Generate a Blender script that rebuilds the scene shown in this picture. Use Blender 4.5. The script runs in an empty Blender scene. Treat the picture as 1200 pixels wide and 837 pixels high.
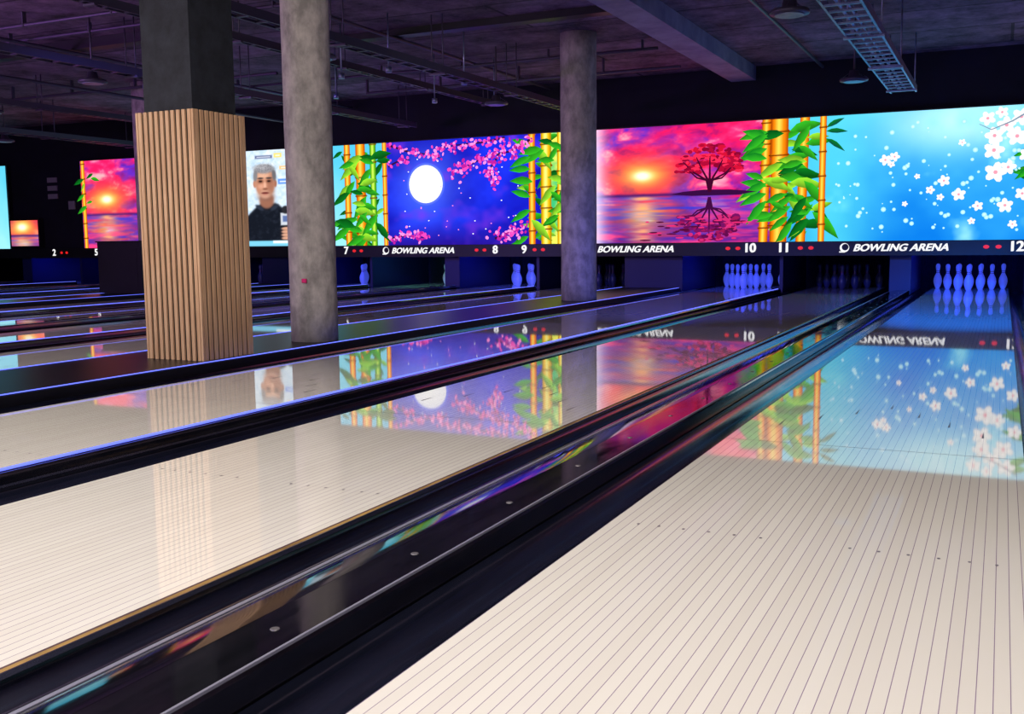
import bpy, math, random
import numpy as np
from mathutils import Matrix, Vector
random.seed(7)
S = bpy.context.scene
S.view_settings.view_transform = 'Standard'
S.view_settings.look = 'None'
COL = S.collection

# ------------------------------------------------------------ materials
def lin(c):
    return tuple(((x/12.92) if x <= 0.04045 else ((x+0.055)/1.055)**2.4) for x in c)
def rgb(r, g, b):
    return lin((r/255., g/255., b/255.))

def mat(name, col, rough=0.5, metal=0.0, noise=None, bump=0.0, ior=1.5, emis=None, estr=0.0, nscale=(1,1,1), rnoise=0.0):
    m = bpy.data.materials.new(name); m.use_nodes = True
    nt = m.node_tree; b = nt.nodes['Principled BSDF']
    b.inputs['Roughness'].default_value = rough
    b.inputs['Metallic'].default_value = metal
    b.inputs['IOR'].default_value = ior
    b.inputs['Base Color'].default_value = (*col, 1)
    if emis:
        b.inputs['Emission Color'].default_value = (*emis, 1)
        b.inputs['Emission Strength'].default_value = estr
    tc = nt.nodes.new('ShaderNodeTexCoord'); mp = nt.nodes.new('ShaderNodeMapping')
    mp.inputs['Scale'].default_value = nscale
    nt.links.new(tc.outputs['Object'], mp.inputs['Vector'])
    if noise:
        col2, sc = noise
        n = nt.nodes.new('ShaderNodeTexNoise'); n.inputs['Scale'].default_value = sc; n.inputs['Detail'].default_value = 8
        n.inputs['Roughness'].default_value = 0.65
        nt.links.new(mp.outputs['Vector'], n.inputs['Vector'])
        r = nt.nodes.new('ShaderNodeValToRGB')
        r.color_ramp.elements[0].position = 0.35; r.color_ramp.elements[1].position = 0.66
        r.color_ramp.elements[0].color = (*col, 1); r.color_ramp.elements[1].color = (*col2, 1)
        nt.links.new(n.outputs['Fac'], r.inputs['Fac'])
        nt.links.new(r.outputs['Color'], b.inputs['Base Color'])
        if bump > 0:
            bp = nt.nodes.new('ShaderNodeBump'); bp.inputs['Strength'].default_value = bump; bp.inputs['Distance'].default_value = 0.01
            nt.links.new(n.outputs['Fac'], bp.inputs['Height']); nt.links.new(bp.outputs['Normal'], b.inputs['Normal'])
        if rnoise > 0:
            mr = nt.nodes.new('ShaderNodeMapRange'); mr.inputs['From Min'].default_value = .35; mr.inputs['From Max'].default_value = .65
            mr.inputs['To Min'].default_value = rough; mr.inputs['To Max'].default_value = rough + rnoise
            nt.links.new(n.outputs['Fac'], mr.inputs['Value']); nt.links.new(mr.outputs['Result'], b.inputs['Roughness'])
    return m

def lane_material():
    m = bpy.data.materials.new('synthetic_lane_boards'); m.use_nodes = True
    nt = m.node_tree; b = nt.nodes['Principled BSDF']; N = nt.nodes.new; L = nt.links.new
    tc = N('ShaderNodeTexCoord'); sep = N('ShaderNodeSeparateXYZ'); L(tc.outputs['Object'], sep.inputs[0])
    dv = N('ShaderNodeMath'); dv.operation = 'DIVIDE'; dv.inputs[1].default_value = 0.027354; L(sep.outputs['X'], dv.inputs[0])
    fr = N('ShaderNodeMath'); fr.operation = 'FRACT'; L(dv.outputs[0], fr.inputs[0])
    fl = N('ShaderNodeMath'); fl.operation = 'FLOOR'; L(dv.outputs[0], fl.inputs[0])
    lt = N('ShaderNodeMath'); lt.operation = 'LESS_THAN'; lt.inputs[1].default_value = 0.062; L(fr.outputs[0], lt.inputs[0])
    wn = N('ShaderNodeTexWhiteNoise'); wn.noise_dimensions = '1D'; L(fl.outputs[0], wn.inputs['W'])
    r = N('ShaderNodeValToRGB'); r.color_ramp.elements[0].color = (*rgb(226, 218, 203), 1); r.color_ramp.elements[1].color = (*rgb(232, 225, 210), 1)
    L(wn.outputs['Value'], r.inputs['Fac'])
    mx = N('ShaderNodeMix'); mx.data_type = 'RGBA'; L(lt.outputs[0], mx.inputs['Factor'])
    L(r.outputs['Color'], mx.inputs[6]); mx.inputs[7].default_value = (*rgb(146, 126, 145), 1)
    L(mx.outputs[2], b.inputs['Base Color'])
    b.inputs['Roughness'].default_value = 0.03
    b.inputs['IOR'].default_value = 2.1
    return m

M_lane = lane_material()
M_dark = mat('lane_marking_ink', rgb(105, 92, 98), 0.4)
M_gutter = mat('gutter_black_plastic', rgb(12, 14, 22), 0.10, ior=2.2, noise=(rgb(26, 30, 46), 3), nscale=(4, .4, 4), rnoise=.10)
M_cap = mat('divider_gloss_black', rgb(8, 8, 11), 0.045, ior=2.6, noise=(rgb(22, 20, 26), 5), nscale=(3, .5, 3), rnoise=.07)
M_alu = mat('aluminium_trim', rgb(215, 215, 228), 0.2, metal=1)
M_alu2 = mat('brushed_trim', rgb(175, 172, 188), 0.3, metal=.6)
M_gold = mat('worn_wood_edge', rgb(110, 82, 40), 0.5, noise=(rgb(176, 138, 76), 9), nscale=(1, .3, 1))
M_rivet = mat('rivet_metal', rgb(120, 115, 115), 0.4, metal=.6)
M_blue = mat('blue_light_strip', (0, 0, 0), .5, emis=(0.12, 0.16, 1.0), estr=2.0)
M_black = mat('black_paint', rgb(14, 14, 19), 0.5, noise=(rgb(22, 22, 28), 3))
M_plat = mat('platform_black', rgb(9, 9, 13), 0.35, noise=(rgb(17, 17, 23), 3))
M_wallb = mat('black_wall_paint', rgb(10, 10, 26), 0.8, noise=(rgb(17, 17, 40), 2))
M_floor = mat('dark_floor', rgb(26, 24, 32), 0.4, noise=(rgb(40, 36, 44), 5), rnoise=.2)
M_app = mat('approach_wood', rgb(196, 170, 130), 0.12, noise=(rgb(180, 150, 112), 4), nscale=(8, .4, 1))
M_conc = mat('rough_concrete', rgb(138, 132, 128), 0.85, noise=(rgb(196, 186, 180), 9), bump=.6, nscale=(1, 1, .6))
M_conc2 = mat('painted_dark_concrete', rgb(20, 23, 28), 0.8, noise=(rgb(38, 42, 50), 9), bump=.7)
M_wood = mat('slat_wood', rgb(196, 152, 112), 0.5, noise=(rgb(218, 178, 138), 6), nscale=(6, 6, .5))
M_slatback = mat('slat_felt', rgb(16, 10, 10), 0.95)
M_steel = mat('galvanised_steel', rgb(125, 138, 168), 0.4, metal=.7, noise=(rgb(170, 182, 206), 9))
M_steeld = mat('dark_steel', rgb(84, 78, 96), 0.45, metal=.4)
M_pin = mat('pin_plastic_baked_glow', rgb(150, 165, 245), 0.3, emis=(.10, .16, 1), estr=.30)  # blue pit light put into the pin colour, plus a faint glow
M_pind = mat('pin_plastic_baked_shade', rgb(58, 62, 110), 0.35)  # same pins with the shade of unlit pits put into the colour
M_pinw = mat('pin_plastic', rgb(225, 235, 235), 0.3)
M_pinred = mat('pin_stripe_red', rgb(110, 20, 110), 0.3)
M_white = mat('white_sign_print', (0, 0, 0), .5, emis=(1, 1, 1), estr=1.0)
M_redled = mat('red_led', (0, 0, 0), .5, emis=(1, .02, .02), estr=.8)
M_paper = mat('paper', rgb(150, 145, 155), .8)
M_pit = mat('pit_curtain_cloth', rgb(12, 13, 34), .9, noise=(rgb(20, 24, 64), 14), nscale=(6, 1, 1))
M_kick = mat('kickback_board', rgb(24, 28, 92), .5)
M_counter = mat('counter_laminate', rgb(90, 40, 110), .4)

def ceiling_material():
    m = bpy.data.materials.new('ceiling_concrete_slabs'); m.use_nodes = True
    nt = m.node_tree; b = nt.nodes['Principled BSDF']; N = nt.nodes.new; L = nt.links.new
    tc = N('ShaderNodeTexCoord')
    n = N('ShaderNodeTexNoise'); n.inputs['Scale'].default_value = 1.9; n.inputs['Detail'].default_value = 10; n.inputs['Roughness'].default_value = .78
    L(tc.outputs['Object'], n.inputs['Vector'])
    r = N('ShaderNodeValToRGB'); r.color_ramp.elements[0].position = .36; r.color_ramp.elements[1].position = .66
    r.color_ramp.elements[0].color = (*rgb(50, 40, 56), 1); r.color_ramp.elements[1].color = (*rgb(164, 132, 164), 1)
    L(n.outputs['Fac'], r.inputs['Fac'])
    br = N('ShaderNodeTexBrick'); br.inputs['Scale'].default_value = 1.0; br.inputs['Brick Width'].default_value = 3.4; br.inputs['Row Height'].default_value = 1.25
    br.inputs['Mortar Size'].default_value = .02; br.inputs['Color1'].default_value = (1, 1, 1, 1); br.inputs['Color2'].default_value = (.6, .6, .6, 1); br.inputs['Mortar'].default_value = (.2, .2, .2, 1)
    L(tc.outputs['Object'], br.inputs['Vector'])
    mx = N('ShaderNodeMix'); mx.data_type = 'RGBA'; mx.blend_type = 'MULTIPLY'; mx.inputs['Factor'].default_value = 1
    L(r.outputs['Color'], mx.inputs[6]); L(br.outputs['Color'], mx.inputs[7]); L(mx.outputs[2], b.inputs['Base Color'])
    b.inputs['Roughness'].default_value = .85
    bp = N('ShaderNodeBump'); bp.inputs['Strength'].default_value = .5; bp.inputs['Distance'].default_value = .03
    L(n.outputs['Fac'], bp.inputs['Height']); L(bp.outputs['Normal'], b.inputs['Normal'])
    return m
M_ceil = ceiling_material()

def screen_material():
    m = bpy.data.materials.new('led_screen_picture'); m.use_nodes = True
    nt = m.node_tree; nt.nodes.clear(); N = nt.nodes.new
    at = N('ShaderNodeAttribute'); at.attribute_name = 'pic'
    e = N('ShaderNodeEmission'); e.inputs['Strength'].default_value = 1.3
    o = N('ShaderNodeOutputMaterial')
    nt.links.new(at.outputs['Color'], e.inputs['Color']); nt.links.new(e.outputs[0], o.inputs[0])
    return m
M_screen = screen_material()

# ------------------------------------------------------------ mesh builder
class MB:
    def __init__(s): s.v = []; s.f = []; s.m = []; s.sm = []
    def add(s, vs, fs, mi=0, smooth=False):
        o = len(s.v); s.v += [tuple(p) for p in vs]
        for f in fs: s.f.append([i+o for i in f]); s.m.append(mi); s.sm.append(smooth)
    def box(s, x0, x1, y0, y1, z0, z1, mi=0):
        s.add([(x0,y0,z0),(x1,y0,z0),(x1,y1,z0),(x0,y1,z0),(x0,y0,z1),(x1,y0,z1),(x1,y1,z1),(x0,y1,z1)],
              [(0,3,2,1),(4,5,6,7),(0,1,5,4),(1,2,6,5),(2,3,7,6),(3,0,4,7)], mi)
    def lathe(s, cx, cy, prof, mi=0, n=24, mis=None):
        vs = []
        for (z, r) in prof:
            for i in range(n):
                a = 2*math.pi*i/n; vs.append((cx+r*math.cos(a), cy+r*math.sin(a), z))
        o = len(s.v); s.v += vs
        for j in range(len(prof)-1):
            for i in range(n):
                s.f.append([o+j*n+i, o+j*n+(i+1) % n, o+(j+1)*n+(i+1) % n, o+(j+1)*n+i])
                s.m.append(mis[j] if mis else mi); s.sm.append(True)
        s.f.append([o+i for i in range(n)][::-1]); s.m.append(mi); s.sm.append(False)
        s.f.append([o+(len(prof)-1)*n+i for i in range(n)]); s.m.append(mi); s.sm.append(False)
    def prism_y(s, prof, y0, y1, mi=0, closed=True, smooth=False):
        n = len(prof)
        vs = [(x, y0, z) for x, z in prof] + [(x, y1, z) for x, z in prof]
        fs = [(i, (i+1) % n, (i+1) % n+n, i+n) for i in range(n if closed else n-1)]
        if closed: fs += [tuple(range(n))[::-1], tuple(range(n, 2*n))]
        s.add(vs, fs, mi, smooth)
    def tube_x(s, x0, x1, y, z, r, mi=0):
        vs = [(xx, y+r*math.cos(a*.785), z+r*math.sin(a*.785)) for xx in (x0, x1) for a in range(8)]
        s.add(vs, [(i, (i+1) % 8, (i+1) % 8+8, i+8) for i in range(8)], mi, True)
    def build(s, name, mats, loc=(0, 0, 0), parent=None):
        me = bpy.data.meshes.new(name); me.from_pydata(s.v, [], s.f)
        for m in mats: me.materials.append(m)
        me.polygons.foreach_set('material_index', s.m); me.polygons.foreach_set('use_smooth', s.sm)
        me.update()
        o = bpy.data.objects.new(name, me); o.location = loc; COL.objects.link(o)
        if parent: o.parent = parent
        return o

# ------------------------------------------------------------ room
Y0, YE = -1.5, 17.4          # lane start / end
YM = 15.2                    # masking / screen plane
CEIL = 3.3
def simple_box(name, b, m, **k):
    q = MB(); q.box(*b); return q.build(name, [m], **k)
simple_box('floor', (-24, 4, -6, 18, -.22, -.12), M_floor)
simple_box('floor_approach', (-20.7, 1.7, -6, Y0-.02, -.12, 0), M_app)
simple_box('ceiling', (-24, 4, -6, 18, CEIL, CEIL+.1), M_ceil)
simple_box('wall_left', (-24.1, -24, -6, 18, -.22, CEIL+.1), M_wallb)
simple_box('wall_right', (4, 4.1, -6, 18, -.22, CEIL+.1), M_wallb)
simple_box('wall_front', (-24, 4, -6.1, -6, -.22, CEIL+.1), M_wallb)
q = MB(); q.box(-24, 4, 15.31, 15.42, .56, CEIL); q.box(-24, -20.9, 15.31, 15.42, -.12, .56); q.box(1.9, 4, 15.31, 15.42, -.12, .56)
q.build('wall_back', [M_wallb])
simple_box('wall_pit', (-24, 4, 17.9, 18, -.12, CEIL), M_wallb)

# ------------------------------------------------------------ lanes
N_, W_, C_ = .455, .705, 1.39
LW = 1.067
lanes = [(.552, 13)]
x = .552
for num, gap in [(12, N_), (11, W_), (10, N_), (9, C_), (8, N_), (7, W_), (6, N_), (5, C_), (4, N_), (3, W_), (2, N_), (1, W_)]:
    x = x - gap - LW; lanes.append((x, num))
for xl, num in lanes:
    q = MB()
    q.box(0, LW, Y0, YE, -.11, 0)
    def tri(cx, cy, l, w): q.add([(cx-w, cy, .0006), (cx+w, cy, .0006), (cx, cy+l, .0006)], [(0, 1, 2)], 1)
    for k in range(7):
        tri(LW*(.13+k*.1233), 4.95-abs(k-3)*.2, .14, .004)
    for cx in (.08, .14, .21, .28, .35, .42, LW-.42, LW-.35, LW-.28, LW-.21, LW-.14, LW-.08):
        n = 8; yy = 2.65
        q.add([(cx+.0045*math.cos(6.283*i/n), yy+.007*math.sin(6.283*i/n), .0006) for i in range(n)], [tuple(range(n))], 1)
    for yy in (3.97, 9.2): q.add([(0, yy, .0005), (LW, yy, .0005), (LW, yy+.003, .0005), (0, yy+.003, .0005)], [(0, 1, 2, 3)], 1)
    q.build('bowling_lane', [M_lane, M_dark], loc=(xl, 0, 0))

def gutter(xa, xb, y0=Y0, y1=YE):
    q = MB(); xa += .003; xb -= .003
    n = 14; c = (xa+xb)/2; r = (xb-xa)/2
    top = [(c-r*math.cos(math.pi*i/n), -.014-.07*math.sin(math.pi*i/n)) for i in range(n+1)]
    q.prism_y(top, y0, y1, 0, closed=False, smooth=True)
    q.prism_y([(x, z-.006) for x, z in top], y0, y1, 0, closed=False, smooth=True)
    q.build('lane_gutter', [M_gutter])

YD = 15.3
sl = sorted([l for l, _ in lanes])
for i in range(len(sl)-1):
    a = sl[i]+LW; b = sl[i+1]; g = b-a
    q = MB()
    if g < .5:
        gw = .2; gutter(a, a+gw); gutter(b-gw, b)
        x0, x1 = a+gw+.002, b-gw-.002
        q.prism_y([(x0, -.11), (x0, .040), (x0+.006, .047), (x1-.006, .047), (x1, .040), (x1, -.11)], Y0, YD, 0)
        q.box(x0+.003, x0+.016, Y0, YD, .047, .054, 1)
        q.box(x0+.018, x0+.028, Y0, YD, .047, .0495, 2)
        q.box(x1-.004, x1+.0015, Y0, YD, .0, .008, 2)
        q.build('lane_divider', [M_cap, M_blue, M_alu])
        kick = (x0, x1)
    elif g < 1:
        gw = .205; gutter(a, a+gw); gutter(b-.19, b)
        x0, x1 = a+gw+.002, b-.192
        # rounded shoulder on the left part of the capping
        pts = [(x1-.14, .052)]
        for t in (3, 6, 8.5, 10, 11, 12, 13, 14, 15, 17):
            px, pz = pts[-1]; d = .0128; pts.append((px-d*math.cos(math.radians(t)), pz-d*math.sin(math.radians(t))))
        sx_, sz_ = pts[-1]
        body = [(x0, -.11), (x0, .012), (sx_-.012, .016), (sx_, sz_-.0005)] + [(p[0], p[1]-.0004) for p in pts[::-1][1:]] + [(x1-.012, .0516), (x1, .040), (x1, -.11)]
        q.prism_y(body, Y0, YD, 0)
        q.prism_y(pts, Y0, YD, 0, closed=False, smooth=True)
        q.box(sx_-.012, sx_-.001, Y0, YD, .014, sz_+.0015, 3)
        q.box(x1-.010, x1-.004, Y0, YD, .0475, .0535, 3)
        q.box(x0, x0+.005, Y0, YD, .012, .019, 1)
        for k in range(28):
            yy = .46+k*.52; n = 12; cx = x1-.075
            q.add([(cx+.009*math.cos(6.283*j/n), yy+.009*math.sin(6.283*j/n), .0530) for j in range(n)] +
                  [(cx+.010*math.cos(6.283*j/n), yy+.010*math.sin(6.283*j/n), .0515) for j in range(n)],
                  [tuple(range(n))]+[(j, j+n, (j+1) % n+n, (j+1) % n) for j in range(n)], 2)
        q.box(x0-.012, x0+.03, 1.02, 1.05, .0, .030, 2)
        q.build('lane_divider', [M_cap, M_alu, M_rivet, M_alu2])
        e = MB(); e.box(a+.001, a+.020, Y0, YD, -.012, -.003, 0); e.box(a+.022, a+.026, Y0, YD, -.012, .0, 1)
        e.build('lane_edge_trim', [M_gold, M_alu])
        kick = (x0+.02, x1)
    else:
        gw = .22; gutter(a, a+gw); gutter(b-gw, b)
        x0, x1 = a+gw+.002, b-gw-.002
        q.prism_y([(x0, -.11), (x0, .042), (x0+.008, .05), (x1-.008, .05), (x1, .042), (x1, -.11)], Y0, YD, 0)
        q.box(x0+.004, x0+.016, Y0, YD, .050, .0535, 1)
        q.box(x1-.020, x1-.004, Y0, YD, .050, .0535, 1)
        q.build('lane_divider', [M_plat, M_blue])
        kick = (x0, x1)
    simple_box('kickback_panel', (kick[0], kick[1], 15.45, 17.45, -.11, .93), M_kick)
gutter(sl[0]-.2, sl[0]); gutter(sl[-1]+LW, sl[-1]+LW+.2)
simple_box('side_platform', (sl[-1]+LW+.203, 3.99, Y0, 15.3, -.12, .05), M_floor)
simple_box('side_platform', (-23.99, sl[0]-.203, Y0, 15.3, -.12, .05), M_floor)
simple_box('pinsetter_hood', (-20.9, 1.9, 15.45, 17.7, .94, 1.0), M_black)
q = MB()
n = 700
vs = []
for i in range(n+1):
    xx = -20.9+22.8*i/n; yy = 17.6+.025*math.sin(i*.9)
    vs += [(xx, yy, -.10), (xx, yy, .93)]
q.add(vs, [(2*i, 2*i+2, 2*i+3, 2*i+1) for i in range(n)], 0, True)
q.build('pit_curtain', [M_pit])

# pins
PP = [(0, .0255), (.006, .0290), (.02, .0362), (.057, .0497), (.085, .0570), (.1143, .0605), (.149, .0575), (.1700, .0515), (.1905, .0440), (.21, .0345), (.2286, .0262), (.238, .0245), (.246, .0232), (.256, .0228), (.264, .0230), (.272, .0236),
      (.2905, .0268), (.318, .0312), (.343, .0323), (.358, .0300), (.370, .0235), (.378, .0135), (.381, .003)]
PM = [0]*22; PM[11] = 1; PM[14] = 1
def pins(xl, m, only=None):
    q = MB(); c = xl+LW/2; k = 0
    for row in range(4):
        for j in range(row+1):
            if only is not None and k not in only: k += 1; continue
            q.lathe(c+(j-row/2)*.3048, 16.3+row*.264, [(z+.001, r) for z, r in PP], 0, 20, PM); k += 1
    q.build('bowling_pin_set' if only is None else 'bowling_pin', [m, M_pinred])
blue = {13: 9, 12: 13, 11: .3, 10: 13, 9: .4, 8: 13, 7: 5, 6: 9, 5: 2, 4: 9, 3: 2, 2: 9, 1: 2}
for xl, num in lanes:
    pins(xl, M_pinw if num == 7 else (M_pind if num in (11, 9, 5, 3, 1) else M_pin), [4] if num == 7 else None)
    ld = bpy.data.lights.new('uv_pin_light', 'AREA'); ld.shape = 'RECTANGLE'; ld.size = .9; ld.size_y = .25
    ld.energy = blue[num]*1.2; ld.color = (.02, .055, 1) if num != 7 else (.2, 1, .8)
    lo = bpy.data.objects.new('uv_pin_light', ld); lo.location = (xl+LW/2, 15.65, .92); lo.rotation_euler = (math.radians(28), 0, 0); COL.objects.link(lo)

# ------------------------------------------------------------ masking band with numbers and lettering
mb = simple_box('masking_band', (-20.8, 3.4, YM, YM+.1, .54, .738), M_black)
def text(s, X, z, h, parent, name, italic=False, width=None, m=M_white, center=False):
    cu = bpy.data.curves.new('t', 'FONT'); cu.body = s; cu.size = 1; cu.extrude = 0
    cu.offset = .014
    if italic: cu.shear = .3
    o = bpy.data.objects.new('t', cu); COL.objects.link(o)
    dg = bpy.context.evaluated_depsgraph_get(); me = bpy.data.meshes.new_from_object(o.evaluated_get(dg))
    bpy.data.objects.remove(o)
    co = np.array([v.co[:] for v in me.vertices]); mn = co.min(0); mx = co.max(0)
    hy = mx[1]-mn[1]; sx = h/hy if width is None else width/(mx[0]-mn[0]); sy = h/hy
    off = (mx[0]-mn[0])*sx/2 if center else 0
    for v in me.vertices:
        v.co = (X-off+(v.co.x-mn[0])*sx, YM-.004, z+(v.co.y-mn[1])*sy)
    me.materials.clear(); me.materials.append(m)
    ob = bpy.data.objects.new(name, me); COL.objects.link(ob); ob.parent = parent
    me2 = me.copy()
    for v in me2.vertices: v.co.x += h*.09; v.co.y -= .0006; v.co.z += h*.03
    ob2 = bpy.data.objects.new(name+'_bold', me2); COL.objects.link(ob2); ob2.parent = parent
def ring(X, z, r, parent):
    q = MB(); n = 24
    q.add([(X+r*math.cos(6.2832*i/n), YM-.004, z+r*math.sin(6.2832*i/n)) for i in range(n)] +
          [(X+.01+r*.72*math.cos(6.2832*i/n), YM-.004, z+.008+r*.72*math.sin(6.2832*i/n)) for i in range(n)],
          [(i, (i+1) % n, (i+1) % n+n, i+n) for i in range(n)])
    q.box(X-r*1.1, X+r*.1, YM-.004, YM-.003, z-r*1.05, z-r*.8)
    q.build('logo_ring', [M_white], parent=parent)
for X in (-1.92, -5.80, -9.64, -14.4, 1.9):
    text('BOWLING ARENA', X, .60, .10, mb, 'lettering', True, 1.24); ring(X-.12, .652, .065, mb)
def leds(X):
    q = MB(); n = 12
    for d in (-.075, .075):
        q.add([(X+d+.038*math.cos(6.2832*i/n), YM-.004, .652+.026*math.sin(6.2832*i/n)) for i in range(n)], [tuple(range(n))])
    q.build('red_indicator', [M_redled], parent=mb)
for s, X, dl in (('12', .17, -.30), ('11', -2.90, .32), ('10', -3.38, -.26), ('9', -7.09, .27), ('8', -7.62, -.27), ('7', -10.6, .25), ('6', -11.2, -.25), ('5', -16.78, .25), ('4', -16.0, -.1), ('2', -18.0, .3)):
    text(s, X, .59, .135, mb, 'lane_number', center=True); leds(X+dl)
simple_box('led_wall_frame', (-17.15, 3.45, YM+.02, YM+.1, .74, 2.53), M_black)

# ------------------------------------------------------------ LED wall picture
rng = np.random.RandomState(3)
TAB = rng.rand(8, 128, 128)
def vn(x, y, s=0):
    xi = np.floor(x).astype(int); yi = np.floor(y).astype(int); fx = x-xi; fy = y-yi
    fx = fx*fx*(3-2*fx); fy = fy*fy*(3-2*fy); T = TAB[s % 8]
    a = T[xi % 128, yi % 128]; b = T[(xi+1) % 128, yi % 128]; c = T[xi % 128, (yi+1) % 128]; d = T[(xi+1) % 128, (yi+1) % 128]
    return (a*(1-fx)+b*fx)*(1-fy)+(c*(1-fx)+d*fx)*fy
def fbm(x, y, s=0, o=4):
    r = 0; a = .5; t = 0
    for i in range(o): r = r+a*vn(x*2**i+9.1*i, y*2**i+3.7*i, s+i); t += a; a *= .55
    return r/t
def C(r, g, b): return np.array([r/255., g/255., b/255.])
def mixc(a, b, t): t = np.clip(t, 0, 1)[..., None]; return a*(1-t)+b*t
ZB, ZT = .745, 2.51
class Art:
    def __init__(s, Y): s.v = []; s.f = []; s.c = []; s.Y = Y; s.k = 0
    def grid(s, x0, x1, fn, res=.02, z0=ZB, z1=ZT):
        nx = int((x1-x0)/res)+1; nz = int((z1-z0)/res)+1
        xs = np.linspace(x0, x1, nx+1); zs = np.linspace(z0, z1, nz+1)
        Xg, Zg = np.meshgrid(xs, zs); col = fn(Xg, Zg)
        o = len(s.v)
        s.v += [(float(a), s.Y, float(b)) for a, b in zip(Xg.ravel(), Zg.ravel())]
        s.c += [tuple(c) for c in np.clip(col, 0, 1).reshape(-1, 3)]
        w = nx+1
        for j in range(nz):
            for i in range(nx):
                p = o+j*w+i; s.f.append((p, p+1, p+w+1, p+w))
    def shape(s, pts, cols, faces):
        s.k += 1; y = s.Y-.0008-s.k*.00003; o = len(s.v)
        for p, c in zip(pts, cols): s.v.append((p[0], y, min(max(p[1], ZB), ZT))); s.c.append(tuple(c))
        for f in faces: s.f.append(tuple(i+o for i in f))
    def poly(s, pts, c): s.shape(pts, [c]*len(pts), [tuple(range(len(pts)))])
    def ell(s, x, z, rx, rz, c, ang=0, ce=None, n=12):
        ca, sa = math.cos(ang), math.sin(ang); pts = [(x, z)]
        for i in range(n):
            a = 6.28318*i/n; ex, ez = rx*math.cos(a), rz*math.sin(a); pts.append((x+ex*ca-ez*sa, z+ex*sa+ez*ca))
        s.shape(pts, [c]+[c if ce is None else ce]*n, [(0, i+1, (i+1) % n+1) for i in range(n)])
    def leaf(s, x, z, L, w, ang, c1, c2):
        ca, sa = math.cos(ang), math.sin(ang); loc = [(0, 0), (.25, .8), (.5, 1), (.75, .6), (1, 0), (.75, -.6), (.5, -1), (.25, -.8)]
        pts = [(x+L*t*ca-w*u*sa, z+L*t*sa+w*u*ca-.16*L*t*t) for t, u in loc]
        s.shape(pts, [c1, c1, c1, c1, c2, c2, c2, c2], [(0, 7, 1), (1, 7, 6, 2), (2, 6, 5, 3), (3, 5, 4)])
    def line(s, pts, w0, w1, c):
        n = len(pts)
        L = []; R = []
        for i in range(n):
            a = pts[max(i-1, 0)]; b = pts[min(i+1, n-1)]; dx, dz = b[0]-a[0], b[1]-a[1]; l = math.hypot(dx, dz)+1e-6
            w = w0+(w1-w0)*i/(n-1); L.append((pts[i][0]-dz/l*w, pts[i][1]+dx/l*w)); R.append((pts[i][0]+dz/l*w, pts[i][1]-dx/l*w))
        s.shape(L+R, [c]*(2*n), [(i, i+1, i+1+n, i+n) for i in range(n-1)])
    def stalk(s, x, w, hue, lean=0):
        z = ZB-.1; seg = .30+.05*random.random()
        base = {'o': (C(150, 50, 0), C(255, 140, 15), C(255, 215, 80)), 'y': (C(150, 110, 0), C(245, 190, 20), C(255, 245, 130)), 'g': (C(10, 90, 20), C(110, 190, 30), C(210, 240, 90))}[hue]
        while z < ZT:
            z2 = min(z+seg, ZT+.05)
            rows = [(z, 1.12), (z+.03, .92), (z2-.03, .92), (z2, 1.12)]
            pts = []; cols = []
            for zz, k in rows:
                zc = min(max(zz, ZB), ZT); xc = x+lean*(zc-ZB)
                for u, ci in ((-.5, 0), (-.28, 1), (-.05, 2), (.2, 1), (.5, 0)):
                    pts.append((xc+u*w*k, zc)); cols.append(base[ci]*(1 if k < 1 else .75))
            s.shape(pts, cols, [(j*5+i, j*5+i+1, j*5+i+6, j*5+i+5) for j in range(3) for i in range(4)])
            s.shape([(x+lean*(z-ZB)-w*.58, z-.008), (x+lean*(z-ZB)+w*.58, z-.008), (x+lean*(z-ZB)+w*.58, z+.008), (x+lean*(z-ZB)-w*.58, z+.008)], [C(120, 50, 0)]*4, [(0, 1, 2, 3)])
            z = z2
    def flower(s, x, z, r, c=C(255, 255, 255), cc=C(240, 150, 170)):
        a0 = random.random()*6
        for i in range(5):
            a = a0+i*1.2566; s.ell(x+r*.55*math.cos(a), z+r*.5*math.sin(a), r*.5, r*.36, c, a, c*.9, n=8)
        s.ell(x, z, r*.2, r*.2, cc, n=6)
    def build(s, name):
        me = bpy.data.meshes.new(name); me.from_pydata(s.v, [], s.f); me.materials.append(M_screen)
        ca = me.color_attributes.new('pic', 'FLOAT_COLOR', 'POINT')
        c = np.array(s.c); c = np.where(c <= .04045, c/12.92, ((c+.055)/1.055)**2.4)
        buf = np.ones((len(c), 4)); buf[:, :3] = c; ca.data.foreach_set('color', buf.ravel()); me.update()
        o = bpy.data.objects.new(name, me); COL.objects.link(o); return o

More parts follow.
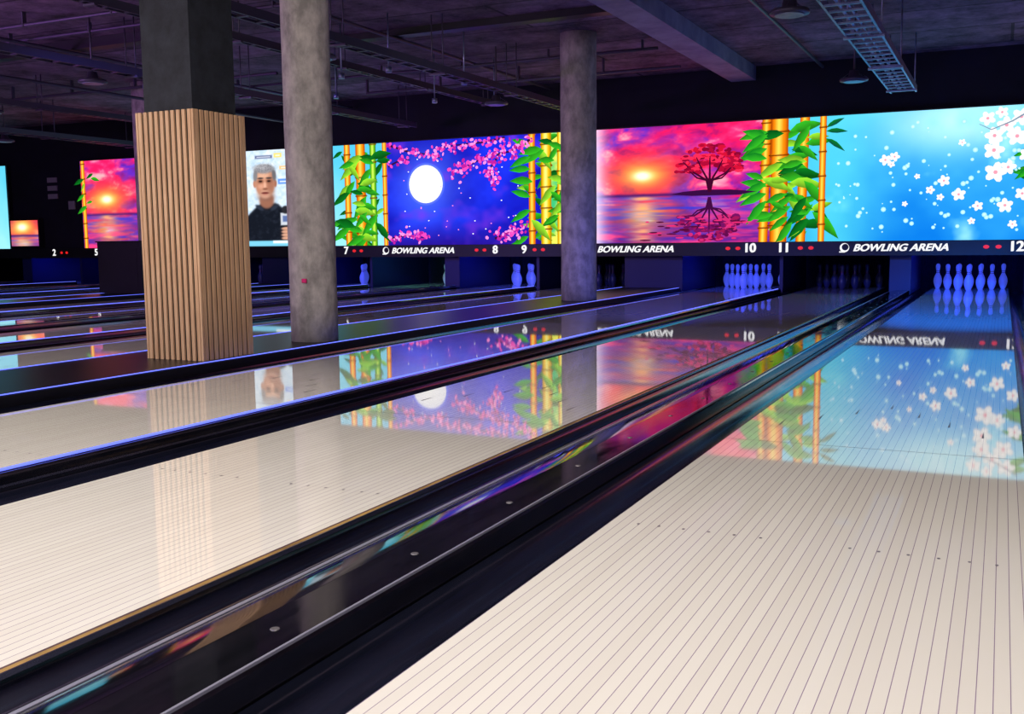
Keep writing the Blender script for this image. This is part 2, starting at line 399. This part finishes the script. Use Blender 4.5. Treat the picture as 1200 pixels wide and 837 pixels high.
def f_sunset(x0, x1, sx, sz, hz):
    def fn(X, Z):
        def sky(X, Z):
            wx = fbm(X*1.1, Z*1.5, 5, 3)*1.4
            n = fbm(X*1.5+wx, Z*3.4+wx, 1, 6); n2 = fbm(X*2.6+5+wx, Z*5.5, 3, 5)
            c = mixc(C(96, 40, 190), C(240, 24, 95), (n-.32)*4)
            c = mixc(c, C(255, 60, 130), (n2-.46)*5)
            c = mixc(c, C(255, 175, 190), (n2-.60)*6)
            c = mixc(c, C(120, 20, 110), (.42-n2)*5)
            d = np.sqrt(((X-sx)/1.5)**2+((Z-sz)/.75)**2)
            g = n2*.6+.7
            c = mixc(c, C(255, 105, 50), np.exp(-(d/.42)**2)*g)
            c = mixc(c, C(255, 200, 90), np.exp(-(d/.19)**2)*1.2*g)
            c = mixc(c, C(255, 252, 220), np.exp(-(d/.085)**2)*1.4)
            return c
        s = sky(X, Z)
        rp = fbm(X*2.0, Z*26, 5, 3)
        w = sky(X+(rp-.5)*.3, 2*hz-Z+(rp-.5)*.2)
        w = mixc(w, C(40, 60, 215), .42+.5*(rp-.5)*3)
        dep = np.clip((hz-Z)/.75, 0, 1)
        w = mixc(w, C(50, 20, 110), dep*.4)
        w = mixc(w, C(245, 60, 130), (fbm(X*1.6, Z*12, 2, 4)-.47)*5*dep)
        w = mixc(w, C(255, 170, 110), np.exp(-((X-sx)/.2)**2)*np.clip(rp*2.4-.7, 0, 1))
        c = np.where((Z > hz)[..., None], s, w)
        c = mixc(c, C(40, 20, 100), np.exp(-((Z-hz)/.025)**2)*.8)
        c = mixc(c, C(240, 235, 255), np.exp(-((X-x0)/.2)**2)*.8)
        return c
    return fn
def f_night(X, Z):
    n = fbm(X*1.3, Z*1.8, 2, 4)
    c = mixc(C(16, 16, 165), C(28, 50, 235), (n-.3)*2)
    d = np.sqrt((X+8.91)**2+(Z-1.77)**2)
    c = mixc(c, C(80, 115, 255), np.exp(-(d/.62)**2)*.85)
    c = mixc(c, C(40, 14, 130), np.clip((1.15-Z)/.4, 0, 1)*.8)
    c = mixc(c, C(130, 50, 215), (fbm(X*2, Z*2.5, 4, 3)-.54)*3)
    return c
def f_cyan(X, Z):
    n = fbm(X*.9+3, Z*1.2, 6, 4)
    t = (Z-ZB)/(ZT-ZB)
    c = mixc(C(10, 118, 220), C(84, 200, 242), t*1.0+(n-.5)*1.1)
    c = mixc(c, C(215, 250, 252), np.exp(-((X+.6)/1.0)**2-((Z-2.35)/.42)**2)*.75)
    c = mixc(c, C(150, 225, 245), (fbm(X*2.2, Z*2.2, 3, 4)-.55)*3)
    c = mixc(c, C(90, 220, 225), np.exp(-((X+2.3)/.6)**2)*.65)
    return c
def f_cyan2(X, Z):
    t = (Z-ZB)/(ZT-ZB); return mixc(C(150, 225, 240), C(80, 195, 230), t+(fbm(X, Z, 1)-.5))
def f_green(X, Z):
    n = fbm(X*5, Z*5, 1); return mixc(C(60, 190, 120), C(245, 240, 90), (n-.35)*3)

# presenter picture, soft painted
def f_man(X, Z):
    U = 298+(X+12.62)/.0198; V = (5.263-Z)/.01565
    nz = fbm(U*.25, V*.25, 1, 4); nf = fbm(U*.9, V*.9, 3, 3)
    c = mixc(C(176, 206, 230), C(232, 240, 246), nz*1.4-.2)
    def rect(c, u, v, w, h, col, s=.5):
        m = 1/(1+np.exp(-(np.minimum(np.minimum(U-u, u+w-U), np.minimum(V-v, v+h-V)))/s*2)); return mixc(c, col, m)
    def blob(c, u, v, ru, rv, col, a=1, s=.12, ang=0):
        du, dv = U-u, V-v; ca, sa = math.cos(ang), math.sin(ang)
        d = np.sqrt(((du*ca+dv*sa)/ru)**2+((-du*sa+dv*ca)/rv)**2)
        return mixc(c, col, a/(1+np.exp((d-1)/s*2)))
    for r in ((300, 182, 20, 3.5, C(90, 100, 140)), (322, 180, 9, 5, C(245, 215, 110)), (328, 195, 14, 4, C(245, 190, 120)),
              (326, 210, 13, 6, C(90, 140, 225)), (346, 195, 12, 30, C(240, 210, 150))):
        c = rect(c, *r); c = rect(c, r[0]+2, r[1]+r[3]*.4, r[2]-4, r[3]*.25, C(235, 240, 248), .4)
    sh = 238+np.maximum(0, np.abs(U-314)-8)**1.25*.42
    tor = (V > 0)*1/(1+np.exp(-(V-sh)*1.5))*1/(1+np.exp((np.abs(U-314)-30)*1.5))
    c = mixc(c, C(20, 24, 34)+0*c, tor)
    c = mixc(c, C(48, 54, 70), tor*np.clip((nz-.5)*1.2, 0, .4))
    c = blob(c, 312, 235, 8.5, 9, C(150, 100, 80), 1, .15); c = blob(c, 312, 231, 8, 3.5, C(110, 68, 56), .8, .4)
    c = blob(c, 303.5, 243, 5.5, 2.2, C(44, 50, 64), 1, .25, .6); c = blob(c, 321, 243, 5.5, 2.2, C(44, 50, 64), 1, .25, -.6)
    c = blob(c, 310.5, 208, 13, 14.5, C(112, 110, 114), 1, .08)
    c = blob(c, 298.7, 215, 2, 4.2, C(186, 128, 104), 1, .2); c = blob(c, 322.6, 215, 2, 4.2, C(160, 106, 86), 1, .2)
    c = blob(c, 310.7, 214, 11, 18, C(202, 142, 114), 1, .07)
    c = blob(c, 317.5, 217, 4.5, 13, C(150, 98, 78), .75, .4); c = blob(c, 303, 219, 3, 9, C(172, 116, 92), .55, .5)
    c = blob(c, 309, 205, 7, 4, C(228, 178, 150), .8, .5); c = blob(c, 305.5, 218, 3, 2.6, C(224, 164, 138), .7, .6)
    c = blob(c, 310.5, 228, 8.5, 6, C(176, 140, 124), .5, .35); c = blob(c, 310.5, 229, 4, 2, C(200, 150, 128), .7, .5)
    c = blob(c, 310, 197.5, 11.6, 5.4, C(140, 138, 143), 1, .18); c = blob(c, 306, 195.5, 7, 3, C(182, 181, 186), .7, .5); c = blob(c, 299.8, 205, 2.2, 6, C(128, 126, 130), 1, .3); c = blob(c, 321.6, 205, 2.2, 6, C(104, 102, 106), 1, .3)
    c = mixc(c, C(84, 82, 88), np.exp(-((U-310)/12)**2-((V-197)/5)**2)*np.clip((nf-.5)*3, 0, .6))
    for ex in (305.6, 315.4):
        c = blob(c, ex, 212, 3.3, 2.4, C(128, 82, 64), .8, .4); c = blob(c, ex, 208.4, 3.4, 1.0, C(70, 60, 60), 1, .3); c = blob(c, ex, 212, 1.9, 1.0, C(44, 28, 26), 1, .3)
    c = blob(c, 310.6, 217, 1.5, 4, C(230, 178, 152), .8, .4); c = blob(c, 310.9, 221, 2.8, 1.3, C(126, 78, 60), .85, .4)
    c = blob(c, 310.6, 225.8, 4.2, 1.2, C(108, 50, 46), 1, .3); c = blob(c, 310.6, 227.7, 3.2, .8, C(186, 120, 104), .7, .4)
    c = rect(c, 331.5, 260, 5, 24, C(28, 28, 34)); c = rect(c, 327.5, 249.5, 12, 14.5, C(200, 206, 216)); c = rect(c, 330, 253, 7, 7, C(90, 110, 160)); c = blob(c, 333.5, 246, 4.4, 4.6, C(40, 40, 46), 1, .15)
    for i in range(4): c = blob(c, 334, 268+i*3.7, 6, 1.9, C(208, 156, 130), 1, .2); c = blob(c, 334, 269.9+i*3.7, 5.5, .5, C(130, 84, 68), .8, .4)
    c = rect(c, 270, 282, 95, 6.5, C(120, 200, 228)); c = rect(c, 318, 282, 60, 3, C(240, 248, 250))
    return c

A = Art(YM)
A.grid(-17.1, -15.2, f_sunset(-20, -15.2, -16.4, 1.72, 1.42), .025)
A.grid(-15.2, -12.95, f_cyan2, .05)
A.grid(-12.95, -11.6, f_man, .0095)
A.grid(-11.6, -9.70, f_cyan2, .03)
A.grid(-9.70, -6.72, f_night, .022)
A.grid(-6.72, -5.95, f_green, .03)
A.grid(-5.95, -2.95, f_sunset(-5.86, -3.1, -5.06, 1.77, 1.475), .015)
A.grid(-2.95, .95, f_cyan, .022)
A.grid(.95, 3.4, f_sunset(.95, 3.4, 1.9, 1.77, 1.475), .03)

G1, G2, G3 = C(10, 115, 30), C(50, 180, 35), C(150, 225, 50)
def leaves(x0, x1, n, zlo=ZB, zhi=ZT, L=.3):
    for _ in range(n):
        xx = random.uniform(x0, x1); zz = random.uniform(zlo, zhi); d = random.choice((0, 1))
        a = random.uniform(-.9, .5) if d else math.pi-random.uniform(-.9, .5)
        g = random.choice((G1, G2, G2, G3)); l = L*random.uniform(.7, 1.25)
        A.leaf(xx, zz, l, l*.16, a, g, g*.62)
leaves(.35, 1.3, 25)
for xx, w, h in ((.55, .12, 'o'), (.8, .2, 'o'), (1.1, .11, 'y')): A.stalk(xx, w, h)
for zz, a in ((2.2, 2.6), (1.95, 3.3), (1.6, 2.9), (2.35, 2.9), (1.75, 3.6)): A.leaf(.42, zz, .36, .055, a, G2, G1)
leaves(-3.2, -2.35, 16)
A.stalk(-3.20, .15, 'o', .02); A.stalk(-2.98, .27, 'o', .0); A.stalk(-2.66, .15, 'o', .02)
leaves(-2.95, -2.45, 42, .95, 2.4, .40)
leaves(-3.25, -3.05, 10, 1.0, 2.4, .36)
for zz, a in ((2.25, 2.7), (2.1, 3.4), (1.95, 2.9), (2.3, 3.6), (1.55, 2.8), (1.45, 3.4), (1.35, 3.9), (1.6, 3.5)):
    A.leaf(-3.15, zz, .42, .065, a, G2, G1)
for zz, a in ((2.3, .1), (2.2, -.5), (2.35, .6)): A.leaf(-2.33, zz, .3, .035, a, G1, C(10, 70, 60))
A.stalk(-2.37, .10, 'o')
leaves(-7.1, -6.2, 26)
A.stalk(-6.93, .13, 'o'); A.stalk(-6.68, .20, 'y'); A.stalk(-6.42, .14, 'y')
leaves(-7.0, -6.3, 22, 1.1, 2.4, .38)
for zz, a in ((2.3, 2.6), (2.15, 3.4), (1.95, 3.0), (1.5, 2.7), (1.3, 3.5)): A.leaf(-6.95, zz, .4, .06, a, G2, G1)
leaves(-10.65, -9.75, 24)
A.stalk(-10.52, .14, 'o'); A.stalk(-10.24, .22, 'o'); A.stalk(-9.98, .14, 'g'); A.stalk(-9.74, .10, 'o')
leaves(-10.5, -9.9, 40, .9, 2.4, .42)
A.stalk(-17.02, .12, 'o'); leaves(-17.05, -16.7, 7, 1.0, 2.4, .25)
A.stalk(-14.1, .18, 'o'); A.stalk(-13.6, .12, 'y'); leaves(-14.3, -13.4, 20)

def island(cx, hz, w):
    pts = [(cx-w, hz), (cx-w*.7, hz+.035), (cx-w*.2, hz+.06), (cx+w*.4, hz+.05), (cx+w, hz+.01), (cx+w*.6, hz-.03), (cx-w*.5, hz-.03)]
    A.poly(pts[::-1], C(50, 10, 60))
island(-3.95, 1.475, .66)
def tree(cx, z0, s, fl=1, dark=C(60, 6, 40), can=(C(200, 16, 50), C(240, 40, 80), C(130, 6, 44), C(165, 10, 50))):
    random.seed(21)
    for _ in range(150):
        a = random.uniform(0, math.pi); r = random.uniform(.3, 1)
        A.ell(cx+.48*s*r*math.cos(a), z0+fl*(.27+.38*r*math.sin(a))*s, random.uniform(.03, .07)*s, random.uniform(.015, .035)*s, random.choice(can), n=7)
    for dx, dz in ((-.38, .42), (-.2, .5), (0, .55), (.2, .48), (.36, .38), (-.3, .3), (.28, .28)):
        A.line([(cx, z0), (cx+dx*.12*s, z0+fl*.16*s), (cx+dx*.6*s, z0+fl*dz*.65*s), (cx+dx*s, z0+fl*dz*s)], .022*s, .006*s, dark)
    for _ in range(40):
        a = random.uniform(0, math.pi); r = random.uniform(.5, 1)
        A.ell(cx+.46*s*r*math.cos(a), z0+fl*(.29+.34*r*math.sin(a))*s, random.uniform(.02, .05)*s, random.uniform(.012, .025)*s, random.choice(can), n=7)
tree(-4.0, 1.50, 1.08)
tree(-4.0, 1.42, 1.0, -1, C(60, 10, 60), (C(150, 20, 80), C(110, 16, 90), C(90, 10, 70), C(200, 40, 110)))
for _ in range(40):
    A.ell(random.uniform(-5.0, -3.4), random.uniform(.78, 1.1), random.uniform(.03, .10), .012, random.choice((C(80, 10, 50), C(220, 40, 110))), n=7)
A.ell(-8.91, 1.775, .37, .36, C(190, 205, 255), n=40, ce=C(70, 95, 245))
A.ell(-8.91, 1.775, .33, .32, C(255, 255, 255), n=40, ce=C(245, 246, 255))
P1, P2, P3 = C(240, 70, 180), C(255, 140, 215), C(180, 30, 150)
def branch(pts, n, spread, w=.012):
    A.line(pts, w*1.6, w*.4, C(50, 12, 60))
    for _ in range(n):
        i = random.randrange(len(pts)-1); t = random.random()
        xx = pts[i][0]*(1-t)+pts[i+1][0]*t+random.gauss(0, spread); zz = pts[i][1]*(1-t)+pts[i+1][1]*t+random.gauss(0, spread*.8)
        if zz > ZT-.03 or zz < ZB+.03: continue
        A.ell(xx, zz, random.uniform(.02, .045), random.uniform(.016, .032), random.choice((P1, P2, P3)), random.random()*3, n=6)
branch([(-6.95, 2.42), (-7.3, 2.25), (-7.7, 2.2), (-8.1, 2.05), (-8.35, 1.95)], 130, .09)
branch([(-7.4, 2.48), (-7.8, 2.42), (-8.3, 2.4), (-8.7, 2.36)], 90, .07)
branch([(-7.5, 2.22), (-7.7, 1.95), (-7.6, 1.75)], 50, .07)
branch([(-9.6, 2.45), (-9.2, 2.32), (-8.9, 2.28), (-8.6, 2.2)], 50, .05)
branch([(-9.65, 2.1), (-9.4, 2.2), (-9.2, 2.2)], 20, .05)
branch([(-9.65, .85), (-9.3, .92), (-8.9, .86)], 60, .07)
branch([(-7.6, .84), (-7.3, .95), (-7.05, 1.0)], 60, .08)
for _ in range(40): A.ell(random.uniform(-9.5, -7.1), random.uniform(.9, 2.3), .014, .010, random.choice((C(255, 255, 255), P2)), n=6)
for _ in range(110):
    r = random.uniform(.008, .036); A.ell(random.uniform(-2.2, .3), random.uniform(.85, 2.4), r, r, C(215, 245, 252), n=8, ce=C(140, 215, 245))
for X, z, r in ((-1.52, 1.86, .08), (-1.40, 1.90, .07), (-1.44, 1.80, .05), (-.76, 1.55, .08), (-.57, 1.36, .09), (-.33, 1.20, .07), (-.93, 1.43, .06), (-.80, 1.33, .05), (-.16, 1.93, .13),
                (-.13, 1.64, .14), (.02, 1.70, .10), (.11, 2.1, .13), (-.16, 2.12, .12), (-.02, 2.25, .12), (.0, 1.20, .10), (.2, 1.35, .09), (.15, 2.35, .12), (-.25, 2.35, .10), (-.08, 2.42, .08), (-1.1, 1.62, .04), (-1.25, 1.25, .04), (-.55, 2.05, .05), (-.4, 1.0, .05), (.24, 1.85, .1), (.1, .95, .06)):
    A.flower(X, z, r)
A.line([(.3, 2.45), (.05, 2.3), (-.2, 2.2), (-.35, 2.28)], .012, .004, C(120, 140, 160))
A.build('led_video_wall')

B = Art(YM-.02)
B.grid(-19.25, -18.42, f_sunset(-22, -18, -18.9, 1.2, 1.02), .02, .80, 1.34)
B.build('wall_monitor')
simple_box('wall_monitor_frame', (-19.29, -18.38, YM-.015, YM+.1, .76, 1.38), M_black)
B = Art(YM); B.grid(-21.5, -19.33, f_cyan2, .05); B.build('led_screen_panel')
simple_box('led_screen_frame', (-21.54, -19.30, YM+.01, YM+.1, .74, 2.53), M_black)
for X, z in ((-18.05, 2.12), (-18.05, 1.95), (-18.05, 1.78)):
    simple_box('wall_notice', (X-.14, X+.14, 15.29, 15.309, z, z+.1), M_paper)
simple_box('wall_notice', (-17.6, -17.42, 15.29, 15.309, 1.55, 1.72), M_paper)

# ------------------------------------------------------------ columns
q = MB(); cx, cy, hs = -4.80, 5.18, .228; ZW = 1.63
q.box(cx-hs, cx+hs, cy-hs, cy+hs, .051, ZW-.01, 1)
npf = 10; pitch = 2*hs/npf; dp = .012
for i in range(npf):
    c0 = -hs+(i+.5)*pitch; w = pitch*.28
    q.box(cx+c0-w, cx+c0+w, cy-hs-dp, cy-hs, .051, ZW, 0); q.box(cx+c0-w, cx+c0+w, cy+hs, cy+hs+dp, .051, ZW, 0)
    q.box(cx+hs, cx+hs+dp, cy+c0-w, cy+c0+w, .051, ZW, 0); q.box(cx-hs-dp, cx-hs, cy+c0-w, cy+c0+w, .051, ZW, 0)
for sx in (-1, 1):
    for sy in (-1, 1):
        q.box(min(cx+sx*(hs-.004), cx+sx*(hs+dp)), max(cx+sx*(hs-.004), cx+sx*(hs+dp)), min(cy+sy*(hs-.004), cy+sy*(hs+dp)), max(cy+sy*(hs-.004), cy+sy*(hs+dp)), .051, ZW, 0)
hc = .200
q.box(cx-hc, cx+hc, cy-hc, cy+hc, ZW-.01, CEIL, 2)
q.build('wood_slat_clad_column', [M_wood, M_slatback, M_conc2])
def column(cx, cy, r):
    q = MB(); prof = [(.051, r*1.0)]+[(.051+(CEIL-.052)*k/12, r*(1+.006*math.sin(k*2.3))) for k in range(1, 13)]
    q.lathe(cx, cy, prof, 0, 40)
    q.build('concrete_column', [M_conc])
column(-4.74, 6.35, .178)
column(-4.77, 11.85, .222)
column(-12.15, 12.15, .22)
q = MB(); q.box(-12.72, -11.82, 11.55, 11.9, .055, .84, 0); q.box(-12.74, -11.80, 11.53, 11.9, .84, .86, 0); q.box(-12.6, -11.9, 11.545, 11.55, .15, .75, 0)
q.build('black_cabinet', [M_black])
simple_box('pink_dot', (-4.70, -4.66, 6.155, 6.165, .50, .53), mat('pink_dot', rgb(220, 30, 110), .4))  # small pink dot at the column front

# ------------------------------------------------------------ ceiling services
q = MB(); q.box(-3.72, -3.36, -5.99, 15.3, CEIL-.2, CEIL-.002)
q.build('ceiling_beam', [mat('beam_paint', rgb(130, 126, 155), .7, noise=(rgb(165, 160, 186), 3))])
simple_box('ceiling_duct', (-7.6, -3.73, 10.55, 10.72, CEIL-.08, CEIL-.002), M_black)
simple_box('ceiling_duct', (-16, -8, 9.2, 9.38, CEIL-.12, CEIL-.002), M_black)
def tray(X, w, y0, y1, z, m, lamps):
    q = MB(); t = .02
    for sx in (-w/2, w/2): q.box(X+sx-t/2, X+sx+t/2, y0, y1, z, z+.08, 0)
    y = y0+.1
    while y < y1: q.box(X-w/2, X+w/2, y, y+.03, z, z+.015, 0); y += .25
    q.prism_y([(X+.03+.014*math.cos(a*.785), z+.03+.014*math.sin(a*.785)) for a in range(8)], y0, y1, 0)
    q.prism_y([(X-.04+.02*math.cos(a*.785), z+.035+.02*math.sin(a*.785)) for a in range(8)], y0, y1, 0)
    y = y1-.3
    while y > y0:
        for sx in (-w/2, w/2): q.lathe(X+sx, y, [(z, .008), (CEIL-.001, .008)], 0, 6)
        q.box(X-w/2-.03, X+w/2+.03, y-.02, y+.02, z-.02, z, 0)
        y -= 1.9
    q.build('cable_tray', [m])
    for yl in lamps:
        L = MB(); lx = X-.2-w/2
        L.lathe(lx, yl, [(z-.10, .09), (z-.095, .15), (z-.08, .155), (z-.06, .14), (z-.045, .06), (z+.02, .05)], 0, 28)
        L.lathe(lx, yl, [(z-.106, .11), (z-.1005, .115)], 1, 28)
        L.lathe(lx, yl, [(z+.02, .01), (CEIL-.001, .01)], 0, 8)
        for a in range(8):
            ca = a*math.pi/4
            L.add([(lx+.06*math.cos(ca-.08), yl+.06*math.sin(ca-.08), z-.01), (lx+.06*math.cos(ca+.08), yl+.06*math.sin(ca+.08), z-.01), (lx+.14*math.cos(ca+.05), yl+.14*math.sin(ca+.05), z-.06), (lx+.14*math.cos(ca-.05), yl+.14*math.sin(ca-.05), z-.06)], [(0, 1, 2, 3)], 0)
        L.build('pendant_lamp', [M_steeld, M_steel])
tray(-1.22, .30, -2, 14.1, 2.62, M_steel, (8.3, 12.1))
tray(-5.75, .14, -2, 14.2, 2.66, M_steeld, (8.3, 12.1))
tray(-8.8, .14, 0, 14.6, 2.66, M_steeld, (8.3, 12.1))
tray(-15.0, .3, 4, 14.9, 2.66, M_steeld, (8.3, 12.1))
tray(-12.9, .1, 4, 14.9, 2.8, M_steeld, (10.2,))
tray(-7.3, .08, 2, 14.6, 2.9, M_steeld, ())
q = MB()
for y, x0, x1, z in ((7.9, -20, -4.0, 3.16), (8.6, -12, -4.0, 3.2), (12.6, -12, -4, 3.18), (13.6, -9, -4, 3.1), (11.4, -22, -9, 3.1)):
    q.tube_x(x0, x1, y, z, .022)
    xx = x0
    while xx < x1: q.box(xx-.01, xx+.01, y-.025, y+.025, z-.02, CEIL-.001); xx += 1.3
for X, z, y0 in ((-6.6, 3.2, 2), (-10.4, 3.15, 3), (-11.6, 2.95, 3), (-2.4, 3.2, 2), (.3, 3.15, 2)):
    q.prism_y([(X+.022*math.cos(a*.785), z+.022*math.sin(a*.785)) for a in range(8)], y0, 15.2)
q.build('ceiling_conduits', [M_steeld])
q = MB()
for X, Y in ((-6.2, 9.8), (-6.9, 9.9), (-7.9, 11.2), (-5.3, 12.9), (-8.0, 8.5), (-10.0, 10.4), (-11.1, 12), (-6.4, 12.8), (-5.9, 11.0), (-7.0, 12.2), (-9.4, 9.4)):
    q.lathe(X, Y, [(2.72, .010), (CEIL-.001, .010)], 0, 6); q.lathe(X, Y, [(2.66, .035), (2.72, .035)], 0, 12)
q.build('hanging_rods', [M_steel])
q = MB(); q.box(-20.6, -19.0, 13.6, 14.1, .055, .72, 0); q.box(-20.65, -18.95, 13.55, 14.15, .72, .76, 0)
q.build('service_counter', [M_counter])

# ------------------------------------------------------------ lights
def area(name, loc, size, sy, e, col, target):
    ld = bpy.data.lights.new(name, 'AREA'); ld.shape = 'RECTANGLE'; ld.size = size; ld.size_y = sy; ld.energy = e; ld.color = col
    o = bpy.data.objects.new(name, ld); o.location = loc
    d = Vector(target)-Vector(loc); o.rotation_euler = d.to_track_quat('-Z', 'Y').to_euler(); COL.objects.link(o)
def spot(name, loc, target, e, col, ang, blend=.8, r=.15):
    ld = bpy.data.lights.new(name, 'SPOT'); ld.energy = e; ld.color = col; ld.spot_size = math.radians(ang); ld.spot_blend = blend; ld.shadow_soft_size = r
    o = bpy.data.objects.new(name, ld); o.location = loc
    d = Vector(target)-Vector(loc); o.rotation_euler = d.to_track_quat('-Z', 'Y').to_euler(); COL.objects.link(o)
area('warm_ceiling_light', (-3.2, .8, 3.05), 9, 3.5, 370, (1, .965, .90), (-3.2, 1.0, 0))
area('warm_ceiling_light', (-11.5, 2.0, 3.05), 6, 4, 250, (1, .95, .93), (-11.5, 3, 0))
spot('added_column_fill', (-.8, -2.5, 2.2), (-4.8, 6.0, 1.9), 760, (1, .91, .76), 24, .5, .3)  # unseen fill added from the camera side to brighten the columns
area('added_violet_fill', (-12.5, 3.5, 1.7), 3, .8, 150, (.62, .20, 1), (-9, 10, 3.3))  # violet fills added out of view to tint ceiling and columns
area('added_violet_fill', (-1.0, -.8, 1.6), 2, .6, 36, (.46, .34, 1), (-3, 9, 3.3))
spot('added_blue_lane_fill', (-.43, 5.4, 3.1), (-.25, 11.8, 0), 7500, (.005, .17, 1), 30, 1.0, .1)  # unseen blue fills added to colour the far lanes, no such fixtures
spot('added_blue_lane_fill', (-3.0, 5.4, 3.1), (-3.3, 12.8, 0), 1700, (.10, .12, 1), 36, 1.0, .1)
spot('added_blue_lane_fill', (-8.0, 5.4, 3.1), (-8.5, 12.8, 0), 1700, (.12, .14, 1), 44, 1.0, .1)
w = bpy.data.worlds.new('World'); S.world = w; w.use_nodes = True
w.node_tree.nodes['Background'].inputs[0].default_value = (.05, .04, .09, 1); w.node_tree.nodes['Background'].inputs[1].default_value = .3

# ------------------------------------------------------------ camera
cam = bpy.data.cameras.new('camera'); cam.sensor_width = 36; cam.lens = 36*1190.4/1200; cam.clip_start = .02
co = bpy.data.objects.new('camera', cam); COL.objects.link(co)
R = Matrix(((.90128, -.03968, .4314), (.43308, .10639, -.89504), (-.01038, .99351, .11307)))
co.matrix_world = Matrix.Translation((0, 0, .79)) @ R.to_4x4()
S.camera = co
